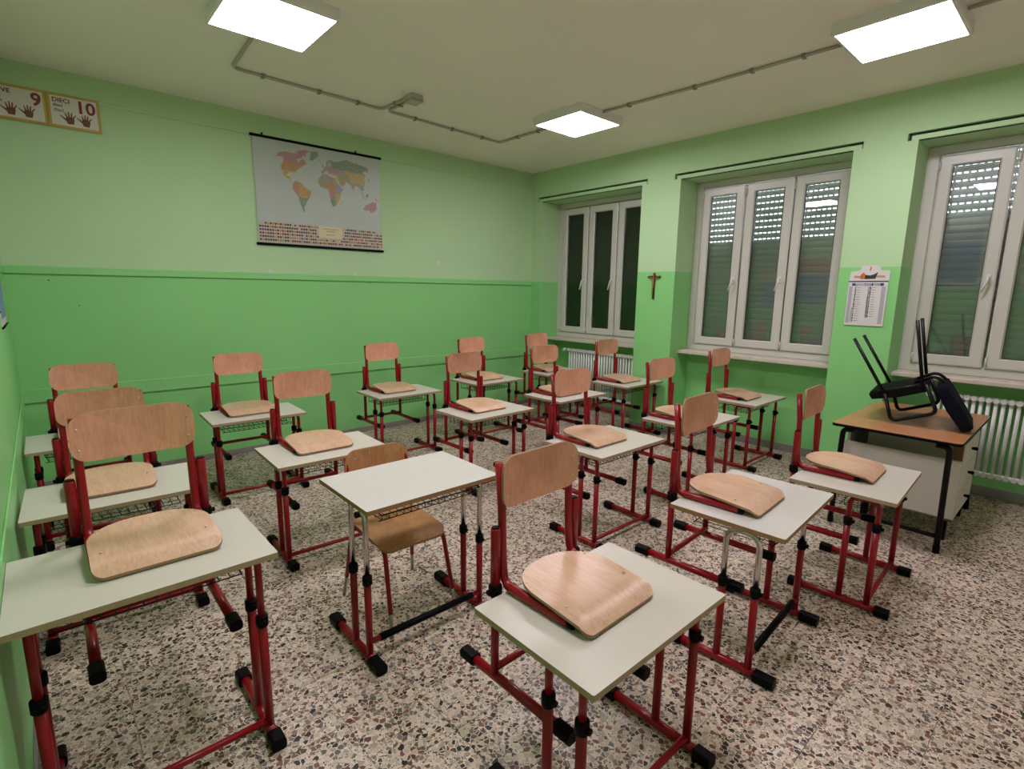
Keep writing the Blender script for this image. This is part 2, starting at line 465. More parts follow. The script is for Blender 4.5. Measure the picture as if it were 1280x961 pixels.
struct('wall_front', MB().box((-W, YB - 0.2, -0.01), (0.5, YB, H)), M['cream_bounce'])  # unseen wall; its cream colour is invented to bounce neutral light
# window wall: piers, the strip above the windows with a slot for the shutter-box boards, and the parapets under the sills
b = MB()
GAP_TOP = 2.945
cuts = [0.0] + [v for lo, hi in REC for v in (hi, lo)] + [YB]
for i in range(0, len(cuts), 2):
    b.box((0, cuts[i + 1], -0.01), (T, cuts[i], LINTEL))
edges = [0.0] + [v for lo, hi in REC for v in (hi + 0.075, lo - 0.07)] + [YB]
edges = [max(e, YB) for e in edges]
for i in range(0, len(edges), 2):
    b.box((0, edges[i + 1], LINTEL), (T, edges[i], GAP_TOP))
b.box((0, YB, GAP_TOP), (T, 0, H))
for lo, hi in REC:
    b.box((0.06, lo - 0.07, LINTEL), (T, hi + 0.075, GAP_TOP))
    b.box((NICHE, lo, -0.01), (T, hi, SILL - 0.04))
struct('wall_right', b, M['wall_win'])

# rails and skirtings
def rail(name, a, c, mt, bev=0.004):
    return struct(name, MB().cbox(a, c, bev), mt)
rail('trim_1', (-W, -0.018, 1.737), (0, 0, 1.797), M['green'])
rail('trim_2', (-W, -0.018, 0.719), (0, 0, 0.832), M['green'])
rail('trim_3', (-W, -0.014, 3.082), (0, 0, 3.106), M['light_green'])
rail('trim_4', (-W, YB, 1.737), (-W + 0.009, -0.018, 1.797), M['green'])
rail('trim_5', (-W, YB, 0.70), (-W + 0.009, -0.018, 0.80), M['green'])
rail('baseboard_back', (-W, -0.012, 0), (0, 0, 0.056), M['skirting'], 0.002)
rail('baseboard_left', (-W, YB, 0), (-W + 0.012, -0.012, 0.056), M['skirting'], 0.002)
b = MB()
for i in range(0, len(cuts), 2):
    b.box((-0.012, cuts[i + 1], 0), (0, cuts[i], 0.07))
for lo, hi in REC:
    b.box((NICHE - 0.012, lo, 0), (NICHE, hi, 0.08))
    b.box((0, hi - 0.012, 0), (NICHE, hi, 0.07)); b.box((0, lo, 0), (NICHE, lo + 0.012, 0.07))
struct('baseboard_right', b, M['skirting'])

# ------------------------------------------------------------------ windows
def bar_frame(b, y0, y1, z0, z1, x0, x1, w, wz=None, mat=0, lip=0.008):
    """picture frame of four mitred bars with a sloped inner lip, in the plane x = const"""
    wz = wz or w
    out = [(y0, z0), (y1, z0), (y1, z1), (y0, z1)]
    inn = [(y0 + w, z0 + wz), (y1 - w, z0 + wz), (y1 - w, z1 - wz), (y0 + w, z1 - wz)]
    mid = [(y0 + lip, z0 + lip), (y1 - lip, z0 + lip), (y1 - lip, z1 - lip), (y0 + lip, z1 - lip)]
    in2 = [(y0 + w - lip, z0 + wz - lip), (y1 - w + lip, z0 + wz - lip), (y1 - w + lip, z1 - wz + lip), (y0 + w - lip, z1 - wz + lip)]
    loops = [(out, x1), (out, x0 + lip * 0.6), (mid, x0), (in2, x0), (inn, x0 + lip * 1.4), (inn, x1)]
    vs = [(x, y, z) for lp, x in loops for y, z in lp]
    fs = []
    for i in range(len(loops)):
        k = (i + 1) % len(loops)
        for j in range(4):
            q = (j + 1) % 4
            fs.append((i * 4 + j, i * 4 + q, k * 4 + q, k * 4 + j))
    b.add(vs, fs, mat)

handle_mb = MB()
handle_mb.cbox((-0.012, -0.014, -0.035), (0, 0.014, 0.035), 0.003)
handle_mb.tube([(-0.01, 0, 0.005), (-0.045, 0, 0.005)], 0.009, 8)
handle_mb.tube(fillet([(-0.04, 0, 0.012), (-0.052, 0.0, -0.02), (-0.05, 0.03, -0.115)], 0.02), [0.010] + [0.0105] * 6 + [0.008], 8)
hinge_mb = MB().tube([(-0.012, 0, -0.035), (-0.012, 0, 0.035)], 0.008, 8)
SL_P = 0.0615
slat_full = MB(); slat_open = MB()
prof = [(0.0, 0.0), (-0.008, 0.012), (-0.011, 0.028), (-0.008, 0.044), (0.0, 0.053)]
def slat_mesh(b, top):
    hw = 0.823; k = top / 0.053
    r1 = [(x, -hw, z * k) for x, z in prof] + [(0.006, -hw, top), (0.006, -hw, 0)]
    r2_ = [(x, hw, z) for x, _, z in r1]
    b.loft([r1, r2_], 0, False)
slat_mesh(slat_full, 0.0627)
slat_mesh(slat_open, 0.0510)
k = -0.80
while k < 0.8:
    slat_open.box((0.0, k, 0.0510), (0.005, k + 0.018, 0.0615)); k += 0.046
handle_proto = hinge_proto = slat_protos = None
names = ['standing in the corner by the map wall', 'between the crucifix and the calendar', 'behind the teacher desk']
for n, (lo, hi) in enumerate(REC, 1):
    yc = (lo + hi) / 2
    win = thing('window_%d' % n, (FRAME, yc, SILL), kind='structure')
    hw = (hi - lo) / 2
    b = MB()
    bar_frame(b, -hw, hw, 0, LINTEL - SILL, 0.0, 0.06, 0.09, 0.075)
    b.box((0.005, -0.235, 0.07), (0.06, -0.215, 1.82)); b.box((0.005, 0.215, 0.07), (0.06, 0.235, 1.82))
    b.build('window_frame', M['pvc'], win)
    # three sashes; y runs from the far one to the near one
    for i, (y1, y0) in enumerate(((hw - 0.095, hw - 0.565), (hw - 0.585, hw - 1.06), (hw - 1.075, -hw + 0.095))):
        sash = MB()
        bar_frame(sash, y0, y1, 0.075, LINTEL - SILL - 0.085, -0.022, 0.03, 0.092, 0.088, lip=0.012)
        so = sash.build('sash', M['pvc'], win)
        MB().box((0.008, y0 + 0.088, 0.16), (0.012, y1 - 0.088, 1.715)).build('pane', M['glass'], so)
        g = MB()
        bar_frame(g, y0 + 0.090, y1 - 0.090, 0.161, 1.714, -0.008, 0.0, 0.006, lip=0.001)
        g.build('gasket', M['pvc_dark'], so)
        if i in (0, 1) or n == 3:
            hy, sgn = (y0 + 0.045, 1)
            if i == 1: hy, sgn = (y0 + 0.045, 1)
            if not (n == 3 and i == 2):
                loc = (-0.022, hy, 0.80)
                if handle_proto is None:
                    handle_proto = handle_mb.build('sash_handle', M['handle'], so, loc)
                else:
                    again(handle_proto, so, loc)
        for hz in (0.13, 1.72):
            hy = y1 - 0.004
            if hinge_proto is None:
                hinge_proto = hinge_mb.build('sash_hinge', M['pvc'], so, (-0.022, hy, hz))
            else:
                again(hinge_proto, so, (-0.022, hy, hz))
    # roller shutter outside the glass, a slat at a time
    sh = thing('roller_shutter', (0.452, yc, SILL + 0.01),
               ['grey roller shutter fully closed outside the corner window', 'grey roller shutter with lit slots outside the middle window',
                'grey roller shutter with lit slots outside the window behind the black chair'][n - 1], 'shutter', 'roller shutters outside the windows')
    open_from = 99 if n == 1 else (19 if n == 2 else 21)
    for i in range(30):
        loc = (0, 0, i * SL_P)
        op = i >= open_from
        if slat_protos is None:
            slat_protos = [slat_full.build('slat', M['slat_low'], sh, loc), None]
        elif op and slat_protos[1] is None:
            slat_protos[1] = slat_open.build('slat', M['slat'], sh, loc)
        else:
            again(slat_protos[1 if op else 0], sh, loc)
    # marble sill and the board over the shutter box
    MB().cbox((0.15 - FRAME, -hw + 0.002, -0.04), (NICHE - FRAME, hw - 0.002, -0.001), 0.006).build('window_sill', M['sill'], win)
    z0 = LINTEL - SILL
    MB().box((-FRAME, -hw - 0.062, z0 + 0.0), (-FRAME + 0.02, hw + 0.048, z0 + 0.036)).build('shutter_box_board', M['light_green'], win)
    MB().box((-FRAME + 0.045, -hw - 0.069, z0 + 0.001), (-FRAME + 0.058, hw + 0.074, z0 + 0.058)).build('slot_shade_strip', M['recess_shade'], win)  # solid dark strip at the back of the slot, painting its shade

# ------------------------------------------------------------------ ceiling lights
HZ = 0.07
body = MB()
o_, i_ = 0.295, 0.2775
rings = []
sq = lambda k, z: [(-k, -k, z), (k, -k, z), (k, k, z), (-k, k, z)]
body.loft([sq(o_, HZ), sq(o_, 0.004), sq(o_ - 0.004, 0), sq(i_, 0), sq(i_, 0.006)], 0)
pan = MB().box((-i_ + 0.001, -i_ + 0.001, 0.001), (i_ - 0.001, i_ - 0.001, 0.005))
LIGHTS = [(-4.165, -2.07, 'square ceiling panel light at the upper left, cut by the picture edge'),
          (-1.378, -2.035, 'square ceiling panel light nearest the corner of the room'),
          (-1.29, -4.565, 'square ceiling panel light at the upper right, on the window side'),
          (-4.18, -4.42, 'square ceiling panel light over the front desks, seen only mirrored in the panes')]
hp = None
for x, y, lab in LIGHTS:
    t = thing('ceiling_light', (x, y, H - HZ), lab, 'light', 'square ceiling panel lights')
    if hp is None:
        hp = body.build('housing', M['lamp_body'], t); dp = pan.build('diffuser', M['lamp'], t)
    else:
        again(hp, t); again(dp, t)

# ------------------------------------------------------------------ conduits on the ceiling
def conduit(pts, label, clips, rad=0.0115, r=0.06):
    base = Vector(pts[0])
    t = thing('ceiling_conduit', base, label, 'conduit', 'surface conduits on the ceiling')
    q = [Vector(p) - base for p in pts]
    MB().tube(fillet(q, r), rad, 8).build('conduit_tube', M['conduit'], t)
    for c, ax in clips:
        c = Vector(c) - base
        d = Vector((0.012, 0.02, 0.016)) if ax == 'x' else Vector((0.02, 0.012, 0.016))
        MB().cbox(c - d, c + d, 0.003).build('pipe_clip', M['clip'], t)
ZC = H - 0.014
conduit([(-4.16, -1.77, ZC), (-4.12, -1.03, ZC), (-2.86, -0.972, ZC), (-2.835, -1.385, ZC)], 'grey conduit running from the upper left light to the junction box',
        [((-3.9, -1.02, ZC), 'x'), ((-3.45, -1.0, ZC), 'x'), ((-3.1, -0.983, ZC), 'x'), ((-2.845, -1.2, ZC), 'y')])
conduit([(-2.79, -1.385, ZC), (-2.80, -0.97, ZC), (-1.385, -0.90, ZC), (-1.375, -1.74, ZC)], 'grey conduit running from the junction box to the light near the corner',
        [((-2.5, -0.955, ZC), 'x'), ((-2.05, -0.933, ZC), 'x'), ((-1.65, -0.914, ZC), 'x'), ((-1.38, -1.2, ZC), 'y'), ((-1.378, -1.5, ZC), 'y'), ((-2.795, -1.2, ZC), 'y')])
conduit([(-1.365, -2.335, ZC), (-1.30, -3.2, ZC), (-1.265, -4.265, ZC)], 'grey conduit joining the two lights along the window side',
        [((-1.34, -2.6, ZC), 'y'), ((-1.30, -3.2, ZC), 'y'), ((-1.285, -3.65, ZC), 'y'), ((-1.27, -4.0, ZC), 'y')])
conduit([(-1.255, -4.865, ZC), (-1.24, -6.4, ZC)], 'short grey conduit leaving the upper right light towards the picture edge', [((-1.25, -5.2, ZC), 'y'), ((-1.245, -5.8, ZC), 'y')])
t = thing('junction_box', (-2.81, -1.445, H), 'small grey junction box on the ceiling where two conduits meet', 'junction box')
MB().cbox((-0.055, -0.06, -0.045), (0.055, 0.06, 0), 0.006).build('box_body', M['conduit'], t)
MB().cbox((-0.06, -0.065, -0.06), (0.06, 0.065, -0.0455), 0.005).build('box_lid', M['conduit'], t)

# ------------------------------------------------------------------ radiators
sec = MB()
sec.tube([(0, 0, 0.03), (0, 0, 0.62)], 0.0135, 10)
sec.tube([(-0.032, 0, 0.02), (0.032, 0, 0.02)], 0.021, 8)
sec.tube([(-0.032, 0, 0.635), (0.032, 0, 0.635)], 0.021, 8)
sec_o = None
def radiator(yc, label, n=25):
    global sec_o
    t = thing('radiator', (0.255, yc, 0.0), label, 'radiator', 'white column radiators')
    for i in range(n):
        loc = (0, (i - (n - 1) / 2) * 0.0452, 0.20)
        if sec_o is None:
            sec_o = sec.build('radiator_section', M['radiator'], t, loc)
        else:
            again(sec_o, t, loc)
    L2 = n * 0.0452 / 2
    for z in (0.22, 0.835):
        MB().tube([(0, -L2, z), (0, L2 + 0.0, z)], 0.018, 8).build('header_tube', M['radiator'], t)
    for s in (-1, 1):
        MB().box((-0.02, s * (L2 - 0.12) - 0.012, 0), (0.02, s * (L2 - 0.12) + 0.012, 0.205)).build('radiator_foot', M['radiator'], t)
        MB().tube([(0.0, s * (L2 - 0.2), 0.80), (0.144, s * (L2 - 0.2), 0.80)], 0.008, 8).build('wall_bracket', M['radiator'], t)
    v = MB(); v.tube([(0, L2 - 0.01, 0.835), (0, L2 + 0.07, 0.835)], 0.014, 8); v.tube([(0, L2 + 0.045, 0.835), (-0.05, L2 + 0.045, 0.835)], 0.02, 10)
    v.build('valve', M['radiator'], t)
radiator(-1.11, 'white column radiator under the corner window, behind the desks')
radiator(-5.33, 'white column radiator behind the teacher desk')

# ================================================================== school desks
def tube_part(name, pts, r, mt, parent, n=12, rad=0.0, loc=(0, 0, 0)):
    return MB().tube(fillet(pts, rad) if rad else pts, r, n).build(name, mt, parent, loc)

def make_desk(h, chrome, label, group, loc, rz):
    t = thing('school_desk', loc, label, 'desk', group, rz=rz)
    lx = 0.31 if chrome else 0.30
    top = MB()
    ol = rounded(0.70, 0.50, 0.006, 3)
    top.loft([[(x, y, h - 0.02) for x, y in ol], [(x, y, h - 0.0008) for x, y in ol], [(x * 0.9985, y * 0.9985, h) for x, y in ol]], 0, side_mat=1)
    top.build('tabletop', [M['laminate_w' if chrome else 'laminate'], M['edge_brown' if chrome else 'edge']], t)
    yr, yf = (-0.005, -0.145) if chrome else (-0.045, -0.175)
    s0, s1 = (0.205, -0.215) if chrome else (0.175, -0.245)
    zl = 0.40 if chrome else 0.47
    cap = MB()
    cap.loft([rounded_ring(0.052, 0.046, 0.012, y) for y in ((-0.042, 0.042) if chrome else (-0.032, 0.032))], 0)
    capo = collo = None
    for s in (-1, 1):
        x = s * lx
        sk = MB().tube([(x, s0, 0.026), (x, s1, 0.026)], 0.0185, 12).build('floor_skid', M['red'], t)
        for y in (s0, s1):
            if capo is None:
                capo = cap.build('end_cap', M['black'], sk, (x, y, 0.0236))
            else:
                again(capo, sk, (x, y, 0.0236))
        for y in (yr, yf):
            ll = MB().tube([(x, y, 0.04), (x, y, zl)], 0.016, 12).build('lower_leg', M['red'], t)
            if collo is None:
                cb = MB().tube([(0, 0, -0.022), (0, 0, -0.018), (0, 0, 0.018), (0, 0, 0.022)], [0.018, 0.0215, 0.0215, 0.017], 12)
                cb.tube([(0, -0.018, 0), (0, -0.031, 0)], 0.010, 8)
                collo = cb.build('height_collar', M['black'], ll, (x, y, zl))
            else:
                again(collo, ll, (x, y, zl))
        um = M['chrome'] if chrome else M['red']
        z1 = h - (0.040 if chrome else 0.033)
        MB().tube(fillet([(x, yr, zl - 0.01), (x, yr, z1), (x, yf, z1), (x, yf, zl - 0.01)], 0.062 if chrome else 0.045, 6), 0.0125, 12).build('upper_leg_arch', um, t)
        MB().box((x - 0.02, (yr + yf) / 2 - 0.03, h - 0.0225), (x + 0.02, (yr + yf) / 2 + 0.03, h - 0.0201)).build('fixing_plate', M['black'], t)
    zb = 0.10 if chrome else 0.06
    MB().tube([(-lx, yf, zb), (lx, yf, zb)], 0.0125, 10).build('crossbar', M['red'], t)
    if chrome:
        MB().tube([(-lx + 0.05, yf, zb), (lx - 0.05, yf, zb)], 0.0165, 10).build('foot_rest_sleeve', M['black'], t)
    # wire book basket hung under the top
    w = MB(); hx = 0.262
    y0, y1, z0, z1 = (-0.205 if chrome else -0.15), 0.17, h - (0.092 if chrome else 0.105), h - (0.055 if chrome else 0.045)
    for y, z, r in ((y0, z1, 0.0036), (y1, z1, 0.003), (y0 + 0.03, z0, 0.0024), (y1, z0, 0.0024), ((y0 + y1) / 2, z0, 0.0024)):
        w.tube([(-hx, y, z), (hx, y, z)], r, 5)
    for s in (-1, 1):
        w.tube([(s * hx, y0, z1), (s * hx, y1, z1)], 0.003, 5)
        for y in (y0 + 0.02, y1 - 0.02):
            w.tube([(s * hx, y, z1), (s * hx, y, h - 0.0205)], 0.003, 5)
    n = 15
    for i in range(n):
        x = -hx + 0.01 + (2 * hx - 0.02) * i / (n - 1)
        w.tube([(x - 0.012, y0, z1), (x + 0.008, y0 + 0.03, z0), (x, y1 - 0.01, z0), (x, y1, z1)], 0.0019, 4)
    for i in range(1 if chrome else 5):
        y = y0 + 0.08 + i * 0.06
        w.tube([(-hx, y, z1), (-hx + 0.01, y, z0), (hx - 0.01, y, z0), (hx, y, z1)], 0.0019, 4)
    w.build('wire_basket', M['wire'], t)
    return t

def rounded_ring(w, h, r, y):
    return [(x, y, z) for x, z in rounded(w, h, r, 3)]

STD = [(-4.088, -4.644, -0.003), (-1.991, -4.807, 0.045), (-5.196, -2.40, -0.035), (-4.113, -2.377, -0.027), (-2.590, -2.161, 0.019),
       (-2.543, -3.436, -0.005), (-5.20, -1.136, -0.004), (-4.163, -1.071, -0.026), (-2.745, -0.967, -0.009), (-1.444, -3.463, 0.0),
       (-0.229, -3.366, 0.005), (-0.384, -2.050, -0.001), (-1.576, -0.941, 0.017), (-0.475, -0.948, 0.0), (-1.523, -2.124, 0.017)]   # x, y, turn
GD, GC = 'school desks with a chair hung on top', 'red framed chairs hung on desk tops'
WHERE = [
    'closest to the camera, in the front row',
    'beside the teacher desk',
    'in the middle of the three along the left wall',
    'just behind the empty white desk',
    'directly in front of the one under the world map',
    'just right of the backrest of the closest chair',
    'in the left back corner, mostly hidden',
    'by the back wall, left of the world map',
    'by the back wall, right under the world map',
    'half hidden behind the chair on the chrome-arched desk',
    'under the middle window',
    'against the crucifix pier, before the corner radiator',
    'by the back wall, second from the window corner',
    'by the back wall, in the window corner',
    'directly in front of the second one from the window corner',
]
STD_LABELS = ['cream-topped red school desk ' + w for w in WHERE]
proto = make_desk(0.64, False, STD_LABELS[0], GD, (STD[0][0], STD[0][1], 0), STD[0][2])
km = kid_map()
for (x, y, a), lab in list(zip(STD, STD_LABELS))[1:]:
    c = copy_tree(proto, km)
    c.location = (x, y, 0); c.rotation_euler = (0, 0, a); c['label'] = lab
make_desk(0.748, False, 'taller cream-topped red school desk at the front of the left wall row', GD, (-5.206, -3.576, 0), 0.0)
make_desk(0.693, True, 'white-topped school desk on arched chrome legs with a chair on it', GD, (-2.940, -4.635, 0), 0.058)
make_desk(0.762, True, 'tall white school desk on chrome legs with black footrest and nothing on top', None, (-4.133, -3.497, 0), -0.005)

# ================================================================== chairs hung on the desks (origin: foot of the skids, under the rear posts)
def make_hung_chair(label, loc, rz):
    t = thing('school_chair', loc, label, 'chair', GC, rz=rz)
    zs = 0.346                                   # underside of the seat frame, rests on the desk top
    def seat_pt(u, v, w):
        # v runs from the rear (+) to the front edge (-); the front rolls down
        y = v - 0.188
        z = zs + 0.0340 + 0.010 * (abs(u) / 0.18) ** 2 * (1 if v > -0.10 else max(0, (v + 0.19) / 0.09))
        z += 0.006 * max(0, v / 0.19) ** 2
        if v < -0.105:
            k = (-0.105 - v) / 0.085
            z -= 0.0315 * k ** 1.8
        return (u, y, z + w)
    ol = rounded(0.365, 0.376, 0.03, 10, (0.035, 0.035, 0.168, 0.168))
    seat = sheet(ol, seat_pt, 0.0105, 9, (0, 1)).build('seat', [M['beech'], M['ply']], t)
    def back_pt(u, v, w):
        yy = -0.002 + 0.032 * (1 - (u / 0.19) ** 2) + 0.05 * v * 0.35
        return (u, yy - w, zs + 0.378 + v)
    ol = rounded(0.378, 0.178, 0.05, 8, (0.055, 0.055, 0.06, 0.06))
    back = sheet(ol, back_pt, 0.0095, 7, (0, 1)).build('backrest', [M['beech_bounce_tint'], M['ply']], t)
    rv = None
    def rivet(parent, p, ax):
        nonlocal rv
        rb = MB().tube([(0, 0, 0), (0, 0, 0.0022), (0, 0, 0.003)], [0.0048, 0.0042, 0.001], 8)
        o = rb.build('rivet', M['rivet'], parent, p)
        if ax == 'y': o.rotation_euler = (math.pi / 2, 0, 0)
    for s in (-1, 1):
        for v in (-0.045, 0.03):
            x, y, z = back_pt(s * 0.166, v, 0.0095); rivet(back, (x, y + 0.0008, z), 'y')
        for v in (-0.075, 0.10):
            x, y, z = seat_pt(s * 0.150, v, 0.0105); rivet(seat, (x, y, z - 0.0006), 'z')
    cap = None
    for s in (-1, 1):
        x = s * 0.170
        pts = [(x, 0.030, zs + 0.44), (x, 0.018, zs + 0.30), (x, 0.010, zs + 0.10), (x, 0.0, zs + 0.017), (x * 0.985, -0.29, zs + 0.017)]
        fr = MB().tube([(x, 0.034, zs + 0.445)] + fillet(pts[1:], 0.075, 7), [0.0145] * 14 + [0.0165] * 5, 12).build('side_frame', M['red'], t)
        MB().tube([(x * 0.985, -0.288, zs + 0.017), (x * 0.98, -0.31, zs + 0.016)], [0.0168, 0.013], 10).build('end_plug', M['black'], fr)
        xo = s * 0.2015
        sl = MB().tube([(xo, 0.012, zs + 0.015), (xo, 0.012, zs + 0.225), (xo, 0.012, zs + 0.229)], [0.0172, 0.0172, 0.015], 12).build('sleeve', M['red'], t)
        MB().tube([(xo, 0.012, zs + 0.2285), (xo, 0.012, zs + 0.233)], [0.0152, 0.013], 12).build('sleeve_plug', M['black'], sl)
        MB().box((min(x, xo) + (0.010 if s > 0 else 0.012), 0.006, zs + 0.11), (max(x, xo) - 0.010, 0.018, zs + 0.20)).build('weld_plate', M['red'], sl)
        cl = MB().tube([(xo, 0.012, zs - 0.018), (xo, 0.012, zs - 0.012), (xo, 0.012, zs + 0.020), (xo, 0.012, zs + 0.026)], [0.020, 0.0235, 0.0235, 0.020], 12)
        cl.tube([(xo, 0.012, zs + 0.004), (xo + s * 0.034, 0.012, zs + 0.004)], 0.010, 8)
        cl.build('collar', M['black'], sl)
        MB().tube([(xo, 0.012, 0.03), (xo, 0.012, zs + 0.02)], 0.0145, 12).build('post', M['red'], t)
        sk = MB().tube([(xo, 0.15, 0.021), (xo, -0.315, 0.021)], 0.0172, 12).build('chair_skid', M['red'], t)
        for y in (0.15, -0.315):
            if cap is None:
                cb = MB().loft([rounded_ring(0.045, 0.042, 0.014, q) for q in (-0.034, 0.034)], 0)
                cap = cb.build('skid_cap', M['black'], sk, (xo, y, 0.021))
            else:
                again(cap, sk, (xo, y, 0.021))
    MB().tube([(-0.2015, 0.005, 0.055), (0.2015, 0.005, 0.055)], 0.0125, 10).build('chair_crossbar', M['red'], t)
    return t

# desk x, y, turn, top height, chair shift, label
HUNG = [
    (-4.088, -4.644, 0.02, 0.640, -0.028, 'red framed beech chair on the desk closest to the camera'),
    (-5.206, -3.576, 0.0, 0.748, 0.036, 'red framed beech chair on the taller desk at the front of the left wall row'),
    (-5.196, -2.40, -0.04, 0.640, -0.01, 'red framed beech chair on the middle desk of the left wall row'),
    (-5.20, -1.136, 0.0, 0.640, 0.0, 'red framed beech chair on the mostly hidden desk in the left back corner'),
    (-4.113, -2.377, -0.02, 0.640, -0.012, 'red framed beech chair on the desk behind the empty white desk'),
    (-4.163, -1.071, -0.02, 0.640, -0.022, 'red framed beech chair by the back wall, left of the world map'),
    (-2.745, -0.967, 0.0, 0.640, -0.04, 'red framed beech chair by the back wall, on the desk under the world map'),
    (-2.590, -2.161, 0.02, 0.640, -0.016, 'red framed beech chair directly in front of the chair under the world map'),
    (-2.543, -3.436, 0.0, 0.640, -0.060, 'red framed beech chair just right of the backrest of the closest chair'),
    (-2.940, -4.635, 0.058, 0.693, -0.065, 'red framed beech chair on the desk with arched chrome legs'),
    (-1.991, -4.807, 0.045, 0.640, 0.035, 'red framed beech chair on the desk beside the teacher desk'),
    (-1.444, -3.463, 0.0, 0.640, -0.058, 'red framed beech chair half hidden behind the chair on the chrome-arched desk'),
    (-0.229, -3.366, 0.005, 0.640, -0.05, 'red framed beech chair on the desk under the middle window'),
    (-0.384, -2.050, 0.0, 0.640, -0.05, 'red framed beech chair before the corner radiator, by the crucifix pier'),
    (-1.576, -0.941, 0.015, 0.640, -0.02, 'red framed beech chair by the back wall, second from the window corner'),
    (-0.475, -0.948, 0.0, 0.640, -0.045, 'red framed beech chair by the back wall, in the window corner'),
    (-1.523, -2.124, 0.017, 0.640, -0.03, 'red framed beech chair directly in front of the second chair from the window corner'),
]
proto = km = None
for x, y, a, h, dx, lab in HUNG:
    q = Matrix.Rotation(a, 3, 'Z') @ Vector((dx, 0.272, 0))
    loc = (x + q.x, y + q.y, h - 0.346 + 0.0008)
    if proto is None:
        proto = make_hung_chair(lab, loc, a); km = kid_map()
    else:
        c = copy_tree(proto, km)
        c.location = loc; c.rotation_euler = (0, 0, a); c['label'] = lab

# ------------------------------------------------------------------ ordinary chair tucked under the white desk
def tucked_chair():
    t = thing('school_chair', (-4.10, -3.30, 0), 'older wooden chair with red legs and steel tips tucked under the empty white desk', 'chair', rz=-0.02)
    zs = 0.425
    def seat_pt(u, v, w):
        z = zs + 0.012 * (abs(u) / 0.18) ** 2 * (1 if v > -0.09 else max(0, (v + 0.19) / 0.10))
        if v < -0.10: z -= 0.030 * ((-0.10 - v) / 0.09) ** 1.7
        return (u, v, z + w)
    seat = sheet(rounded(0.375, 0.38, 0.03, 8, (0.05, 0.05, 0.07, 0.07)), seat_pt, 0.011, 9, (0, 1)).build('seat', [M['oldwood'], M['ply']], t)
    def back_pt(u, v, w):
        return (u, 0.212 + 0.03 * (1 - (u / 0.19) ** 2) + 0.16 * v - w, zs + 0.295 + v)
    back = sheet(rounded(0.37, 0.17, 0.05, 8, (0.05, 0.05, 0.07, 0.07)), back_pt, 0.010, 7, (0, 1)).build('backrest', [M['oldwood'], M['ply']], t)
    for s in (-1, 1):
        x, y, z = back_pt(s * 0.125, 0.04, 0.010)
        MB().tube([(x, y, z), (x, y - 0.003, z)], [0.007, 0.004], 8).build('rivet', M['rivet'], back)
        fr = [(s * 0.178, -0.243, 0.115), (s * 0.165, -0.175, zs - 0.012), (s * 0.165, 0.17, zs - 0.012)]
        MB().tube(fillet(fr, 0.045), 0.0115, 10).build('front_leg', M['red'], t)
        MB().tube([(s * 0.1765, -0.2405, 0.13), (s * 0.184, -0.262, 0.0)], 0.0095, 10).build('leg_tip', M['steel'], t)
        rr = [(s * 0.200, 0.213, 0.115), (s * 0.178, 0.165, zs - 0.012), (s * 0.176, 0.200, zs + 0.24), (s * 0.172, 0.232, zs + 0.35)]
        MB().tube(fillet(rr, 0.06), 0.0115, 10).build('rear_leg', M['red'], t)
        MB().tube([(s * 0.1985, 0.2105, 0.13), (s * 0.212, 0.235, 0.0)], 0.0095, 10).build('leg_tip', M['steel'], t)
    MB().tube([(-0.178, 0.165, zs - 0.03), (0.178, 0.165, zs - 0.03)], 0.010, 8).build('stretcher', M['red'], t)
tucked_chair()

# ================================================================== teacher desk and the black chair upside down on it
TX0, TX1, TY0, TY1, TZ = -1.236, -0.02, -5.157, -4.428, 0.755
t = thing('teacher_desk', ((TX0 + TX1) / 2, (TY0 + TY1) / 2, 0), 'teacher desk with orange-brown top, black legs and grey panels by the window', 'desk')
cx, cy = (TX0 + TX1) / 2, (TY0 + TY1) / 2
hx, hy = (TX1 - TX0) / 2, (TY1 - TY0) / 2
ol = rounded(2 * hx, 2 * hy, 0.035, 5)
top = MB()
top.loft([[(x * 0.996, y * 0.996, TZ - 0.004) for x, y in ol], [(x * 0.992, y * 0.992, TZ) for x, y in ol]], 0)
top.loft([[(x * .9, y * .9, TZ - 0.026) for x, y in ol], [(x * .97, y * .97, TZ - 0.022) for x, y in ol], [(x, y, TZ - 0.02) for x, y in ol], [(x, y, TZ - 0.006) for x, y in ol],
          [(x * 0.995, y * 0.995, TZ - 0.0015) for x, y in ol]], 1, side_mat=1)
top.build('tabletop', [M['desk_wood'], M['black']], t)
for sx in (-1, 1):
    fr = thing('leg_frame', (0, 0, 0)); fr.parent = t
    for sy in (-1, 1):
        x0, y0 = sx * (hx - 0.06), sy * (hy - 0.065)
        MB().tube(fillet([(x0, y0 - sy * 0.07, TZ - 0.045), (x0, y0, TZ - 0.045), (x0 + sx * 0.0, y0 + sy * 0.012, 0.03)], 0.05), 0.0175, 10).build('leg', M['black_metal'], fr)
        MB().tube([(x0, y0 + sy * 0.0115, 0.0), (x0, y0 + sy * 0.0115, 0.05)], 0.0205, 10).build('foot_cap', M['black'], fr)
    MB().tube([(sx * (hx - 0.06), -hy + 0.06, 0.11), (sx * (hx - 0.06), hy - 0.06, 0.11)], 0.014, 10).build('lower_rail', M['black_metal'], fr)
MB().tube([(-hx + 0.09, -hy + 0.10, TZ - 0.045), (hx - 0.09, -hy + 0.10, TZ - 0.045)], 0.015, 8).build('top_rail', M['black_metal'], t)
MB().cbox((-hx + 0.19, -hy + 0.012, 0.20), (-hx + 0.21, hy - 0.045, 0.60), 0.002).build('end_panel', M['grey_panel'], t)
MB().cbox((-hx + 0.215, hy - 0.075, 0.22), (hx - 0.06, hy - 0.057, TZ - 0.03), 0.002).build('modesty_panel', M['grey_dark'], t)
